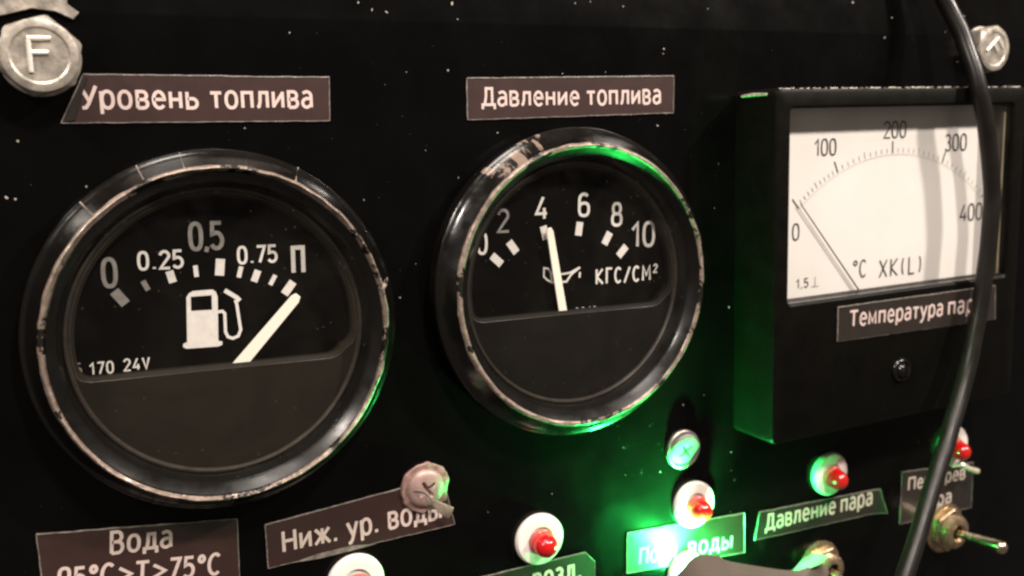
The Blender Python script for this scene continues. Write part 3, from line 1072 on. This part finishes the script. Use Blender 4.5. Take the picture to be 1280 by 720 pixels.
spots = [((672, 672), 'unlit red lamp below and between the two round gauges', (.3, -.2), 1.12),
         ((865, 629), 'unlit red lamp just above the green lit label', (.35, -.15), 1.1),
         ((1034, 591), 'unlit red lamp above the Давление пара label', (.35, -.15), 1.1),
         ((1187, 556), 'unlit red lamp partly behind the hanging cable', (.3, -.1), 1.1),
         ((443, 726), 'unlit red lamp under the Ниж. ур. воды label, cut by the picture bottom', (.2, -.1), 1.15)]
ind = make_indicator(M['redled'], spots[0][1])
for i, (p, lb, tilt, sc) in enumerate(spots):
    o = ind if i == 0 else copy_tree(ind)
    q = at(*p)
    o.location = V(q.x, q.y, 0)
    o.scale = (sc, sc, sc)
    o['label'] = lb
    for chd in o.children:
        if chd.name.startswith('led'):
            chd.rotation_euler = (0.10 + .04 * i, 0.06 * (-1) ** i, 0)
gi = make_indicator(M['greenled'], 'lit green lamp at the bottom edge under the green label', 5.0)
q = at(856, 713)
gi.location = V(q.x, q.y, 0)
# a clear-lens LED throws most of its light in one direction: here up along the panel
ld = bpy.data.lights.new('led_light', 'AREA')
ld.shape = 'DISK'
ld.size = 0.0036
ld.energy = 0.26
ld.color = (.03, 1, .13)
ld.spread = math.radians(88)
lo = bpy.data.objects.new('led_light', ld)
COL.objects.link(lo)
lo.parent = gi
lo.location = V(0, 2.75, 10.4)
lo.rotation_euler = V(-.2, .9, -.4).to_track_quat('-Z', 'Y').to_euler()


# ------------------------------------------------------------------ screws and bolts
def cross_screw(px, py, r_head, r_wash, label, hm, wm, rz, ragged=.0, hh=1.6, tilt=(0, 0)):
    c = at(px, py, 1.5)
    root = empty('cross_screw', (c.x, c.y, 0), label, 'screw', 'cross-head screws on the panel')
    build('washer', revolve([(r_wash, 0), (r_wash, .7), (r_wash - .25, .95), (r_head - .4, 1.0)], c.x, c.y, 60, ragged, 3), wm, root)
    # domed head with a sunk cross: radial grid
    vs, fs = [], []
    nr, na = 22, 72
    for i in range(nr + 1):
        rr = r_head * (i / nr)
        for k in range(na):
            t = 2 * PI * k / na
            x, y = rr * math.cos(t), rr * math.sin(t)
            h = .95 + hh * math.sqrt(max(0, 1 - (rr / r_head) ** 3.2)) * .95
            xr, yr = x * math.cos(rz) + y * math.sin(rz), -x * math.sin(rz) + y * math.cos(rz)
            arm = r_head * .5
            dpt = 0
            for u, v in ((xr, yr), (yr, xr)):
                wv = .42 * (1 - .35 * abs(u) / arm)
                e1 = max(0, min(1, (wv + .12 - abs(v)) / .22)) * max(0, min(1, (arm - abs(u)) / .35))
                dpt = max(dpt, e1 * (1.5 - .9 * abs(u) / arm))
            vs.append((c.x + x, c.y + y, h - dpt + tilt[0] * x + tilt[1] * y))
    for i in range(nr):
        for k in range(na):
            j = (k + 1) % na
            fs.append((i * na + k, i * na + j, (i + 1) * na + j, (i + 1) * na + k))
    build('screw_head', (vs, fs), hm, root)
    return root


cross_screw(857, 563, 4.6, 5.3, 'zinc cross-head screw tinted green above the green lit label', M['greyhead'], M['steel'], .6, tilt=(.03, .22), hh=1.2)
cross_screw(533, 611, 4.6, 5.9, 'pinkish cross-head screw at the end of the Ниж. ур. воды label', M['pinkhead'], M['pinkwasher'], .55, ragged=.7)


def hex_bolt(px, py, af, hh, label, rz, hw, letter_rz, rw, wm):
    c = at(px, py, hw + hh)
    root = empty('hex_bolt', (c.x, c.y, 0), label, 'bolt', 'hex bolts at the panel corners')
    R = af / math.sqrt(3)
    if rw:
        build('rubber_washer', revolve([(rw, 0), (rw, hw - .6), (rw - .4, hw - .3), (2, hw - .2)], c.x, c.y, 64), M['rubber'], root)
    build('washer', revolve([(R * .94, 0), (R * .94, hw - .25), (R * .9, hw), (2, hw)], c.x, c.y, 64), wm, root)
    vs, fs = [], []
    n = 72

    def hexr(t):
        t = (t - rz) % (PI / 3) - PI / 6
        return af / 2 / math.cos(t)

    def ring(fn, h):
        for k in range(n):
            t = 2 * PI * k / n
            rr = fn(t)
            hx = h(t, rr) if callable(h) else h
            vs.append((c.x + rr * math.cos(t), c.y + rr * math.sin(t), hx))

    top = hw + hh
    ring(hexr, hw)
    ring(hexr, lambda t, rr: top - max(0, rr - af / 2 * .97) * 1.0 - .2)
    ring(lambda t: min(hexr(t) * .98, af / 2 * .985), lambda t, rr: top - .12)
    ring(lambda t: af / 2 * .93, top - .02)
    ring(lambda t: af / 2 * .78, top)
    ring(lambda t: af / 2 * .72, top - .28)
    ring(lambda t: .02, top - .3)
    for i in range(6):
        for k in range(n):
            j = (k + 1) % n
            fs.append((i * n + k, i * n + j, (i + 1) * n + j, (i + 1) * n + k))
    hd = build('bolt_head', (vs, fs), M['steel_face'], root, auto=20)
    L = af * .46
    ca, sa = math.cos(letter_rz), math.sin(letter_rz)
    ps = []
    for p0, p1 in (((-.28, -.5), (-.28, .5)), ((-.3, .5), (.34, .5)), ((-.28, .08), (.24, .08))):
        w0 = [Vector((p[0] * L * ca - p[1] * L * sa + c.x, p[0] * L * sa + p[1] * L * ca + c.y, top - .22)) for p in (p0, p1)]
        ps.append(tube([w0[0], w0[0].lerp(w0[1], .5), w0[1]], [.42, .47, .42], 8))
    build('stamped_letter', join(*ps), M['stamp'], hd)
    return root


hex_bolt(50, 69, 12.9, 4.6, 'large steel hex bolt stamped with an F, top left corner', .3, 2.0, 0, 7.0, M['steel'])
hex_bolt(1244, 61, 12.8, 4.6, 'small steel hex bolt beside the cable, top right corner', .2, .8, -.9, 0, M['steel'])
# steel bracket behind the left bolt
q = pxpoly([(-60, -30), (83, -30), (84, 5), (99, 16), (92, 24), (70, 14), (40, 10), (-10, 22), (-60, 22)], .6)
br = build('bracket', prism(q, .05, .9, .12), M['steel_face'], origin=(q[1][0], q[1][1], 0), smooth=False)
tag(br, 'pale steel bracket tab behind the F bolt at the top left edge', 'bracket')


# ------------------------------------------------------------------ toggle switches
def toggle(px, py, label, lever, rz, length, k=1.0):
    c = at(px, py, 1.5)
    root = empty('toggle_switch', (c.x, c.y, 0), label, 'toggle switch', 'metal toggle switches along the bottom')
    build('lock_washer', revolve([(7.4 * k, 0), (7.4 * k, .6), (7.0 * k, .8), (3, .8)], c.x, c.y, 48, .25, 6), M['brass'], root)
    nut = [(c.x + 6.4 * k * math.cos(rz + PI / 3 * i), c.y + 6.4 * k * math.sin(rz + PI / 3 * i)) for i in range(6)]
    build('hex_nut', prism(nut, .8, 3.2, .3), M['brass'], root, smooth=False)
    build('threaded_bush', revolve([(4.7 * k, 3.2), (4.9 * k, 3.5), (4.5 * k, 3.8), (4.9 * k, 4.1), (4.5 * k, 4.4), (4.9 * k, 4.7), (4.5 * k, 5.0), (4.6 * k, 5.4), (3.8 * k, 6.0), (2.6 * k, 6.1), (2.2, 5.2)], c.x, c.y, 48), M['brass'], root)
    d = Vector(lever).normalized()
    p = Vector((c.x, c.y, 4.6))
    ts = [0, .15, .3, .5, .7, .85, .93, .97, 1.0]
    rs = [1.15, 1.2, 1.35, 1.6, 1.9, 2.1, 1.9, 1.35, .2]
    build('lever', tube([p + d * length * t for t in ts], rs, 20), M['chrome'], root)
    return root


toggle(1184, 661, 'toggle switch with its lever standing out at the right, beside the cable', (.16, -.0, 1), .35, 16.5, 1.1)
toggle(1028, 708, 'toggle switch at the bottom edge with the grey film touching it', (.05, -.35, 1), .1, 10)

# ------------------------------------------------------------------ hanging cable
path = [(1150, -60, 4), (1178, -6, 8), (1204, 48, 13), (1224, 112, 18.3), (1237, 190, 19.0), (1240, 250, 19.3), (1234, 320, 19.5), (1222, 400, 20), (1205, 478, 22), (1181, 560, 27), (1153, 650, 33), (1128, 730, 38), (1105, 800, 42)]
P = []
for px, py, h in path:
    q = at(px, py, h)
    P.append(Vector((q.x, q.y, h)))
c0 = P[5]
cb = build('cable', tube([p + Vector((noise.noise(p * .12), noise.noise(p * .12 + Vector((9, 0, 0))), 0)) * .35 for p in smooth_path(P, 8)], 2.33, 24), M['cable'], origin=tuple(c0), auto=80)
tag(cb, 'black round cable hanging in front of the meter and the right labels', 'cable')

# ------------------------------------------------------------------ grey strip over the green lamp
fl = empty('loose_strip', (*at(930, 725, 6), 0), 'grey-brown loose strip at the bottom edge, shading the lit green lamp', 'strip')
outer = [(838, 728, 18), (850, 716, 19), (862, 702, 19.5), (875, 694, 19.5), (900, 696, 18.5), (908, 701, 17.5), (940, 707, 14.5), (985, 713.5, 11.5), (1006, 711, 10.5), (1026, 702, 9.5)]
inner = [(838, 800, 14), (860, 800, 18), (885, 800, 21), (910, 800, 22), (940, 800, 21), (955, 790, 20), (975, 780, 17), (1000, 760, 13), (1018, 735, 11), (1030, 712, 9)]


def ppt(t): q = at(*t); return Vector((q.x, q.y, t[2]))


A = smooth_path([ppt(t) for t in outer], 4)
B = smooth_path([ppt(t) for t in inner], 4)
n = len(A)
vs, fs = [], []
R_ = 7
for lay in (0, -.35):
    for i in range(n):
        for k in range(R_):
            t = k / (R_ - 1)
            p = A[i].lerp(B[i], t)
            vs.append((p.x, p.y, p.z + 2.2 * math.sin(t * PI * .5) + lay))
for lay in (0, 1):
    for i in range(n - 1):
        for k in range(R_ - 1):
            a_ = lay * n * R_ + i * R_ + k
            fs.append((a_, a_ + 1, a_ + R_ + 1, a_ + R_))
K = n * R_
for i in range(n - 1):
    fs.append((i * R_, (i + 1) * R_, K + (i + 1) * R_, K + i * R_))
for i in (0, n - 1):
    for k in range(R_ - 1):
        fs.append((i * R_ + k, i * R_ + k + 1, K + i * R_ + k + 1, K + i * R_ + k))
build('strip_body', (vs, fs), M['strip'], fl)
flap = [(992, 713.5, 7.0), (1003, 701, 8.0), (1018, 692.0, 10.0), (1036, 695, 13.5), (1027, 704, 12.8), (1008, 713, 10)]
fp = [ppt(t) for t in flap]
vs = [tuple(p) for p in fp] + [(p.x, p.y, p.z - .3) for p in fp]
fs = [tuple(range(6)), tuple(range(6, 12))] + [(i, (i + 1) % 6, (i + 1) % 6 + 6, i + 6) for i in range(6)]
M['strip_back'] = mat('pale_film_back', (.22, .2, .18), .5)
build('folded_end', (vs, fs), M['strip_back'], fl, smooth=False)
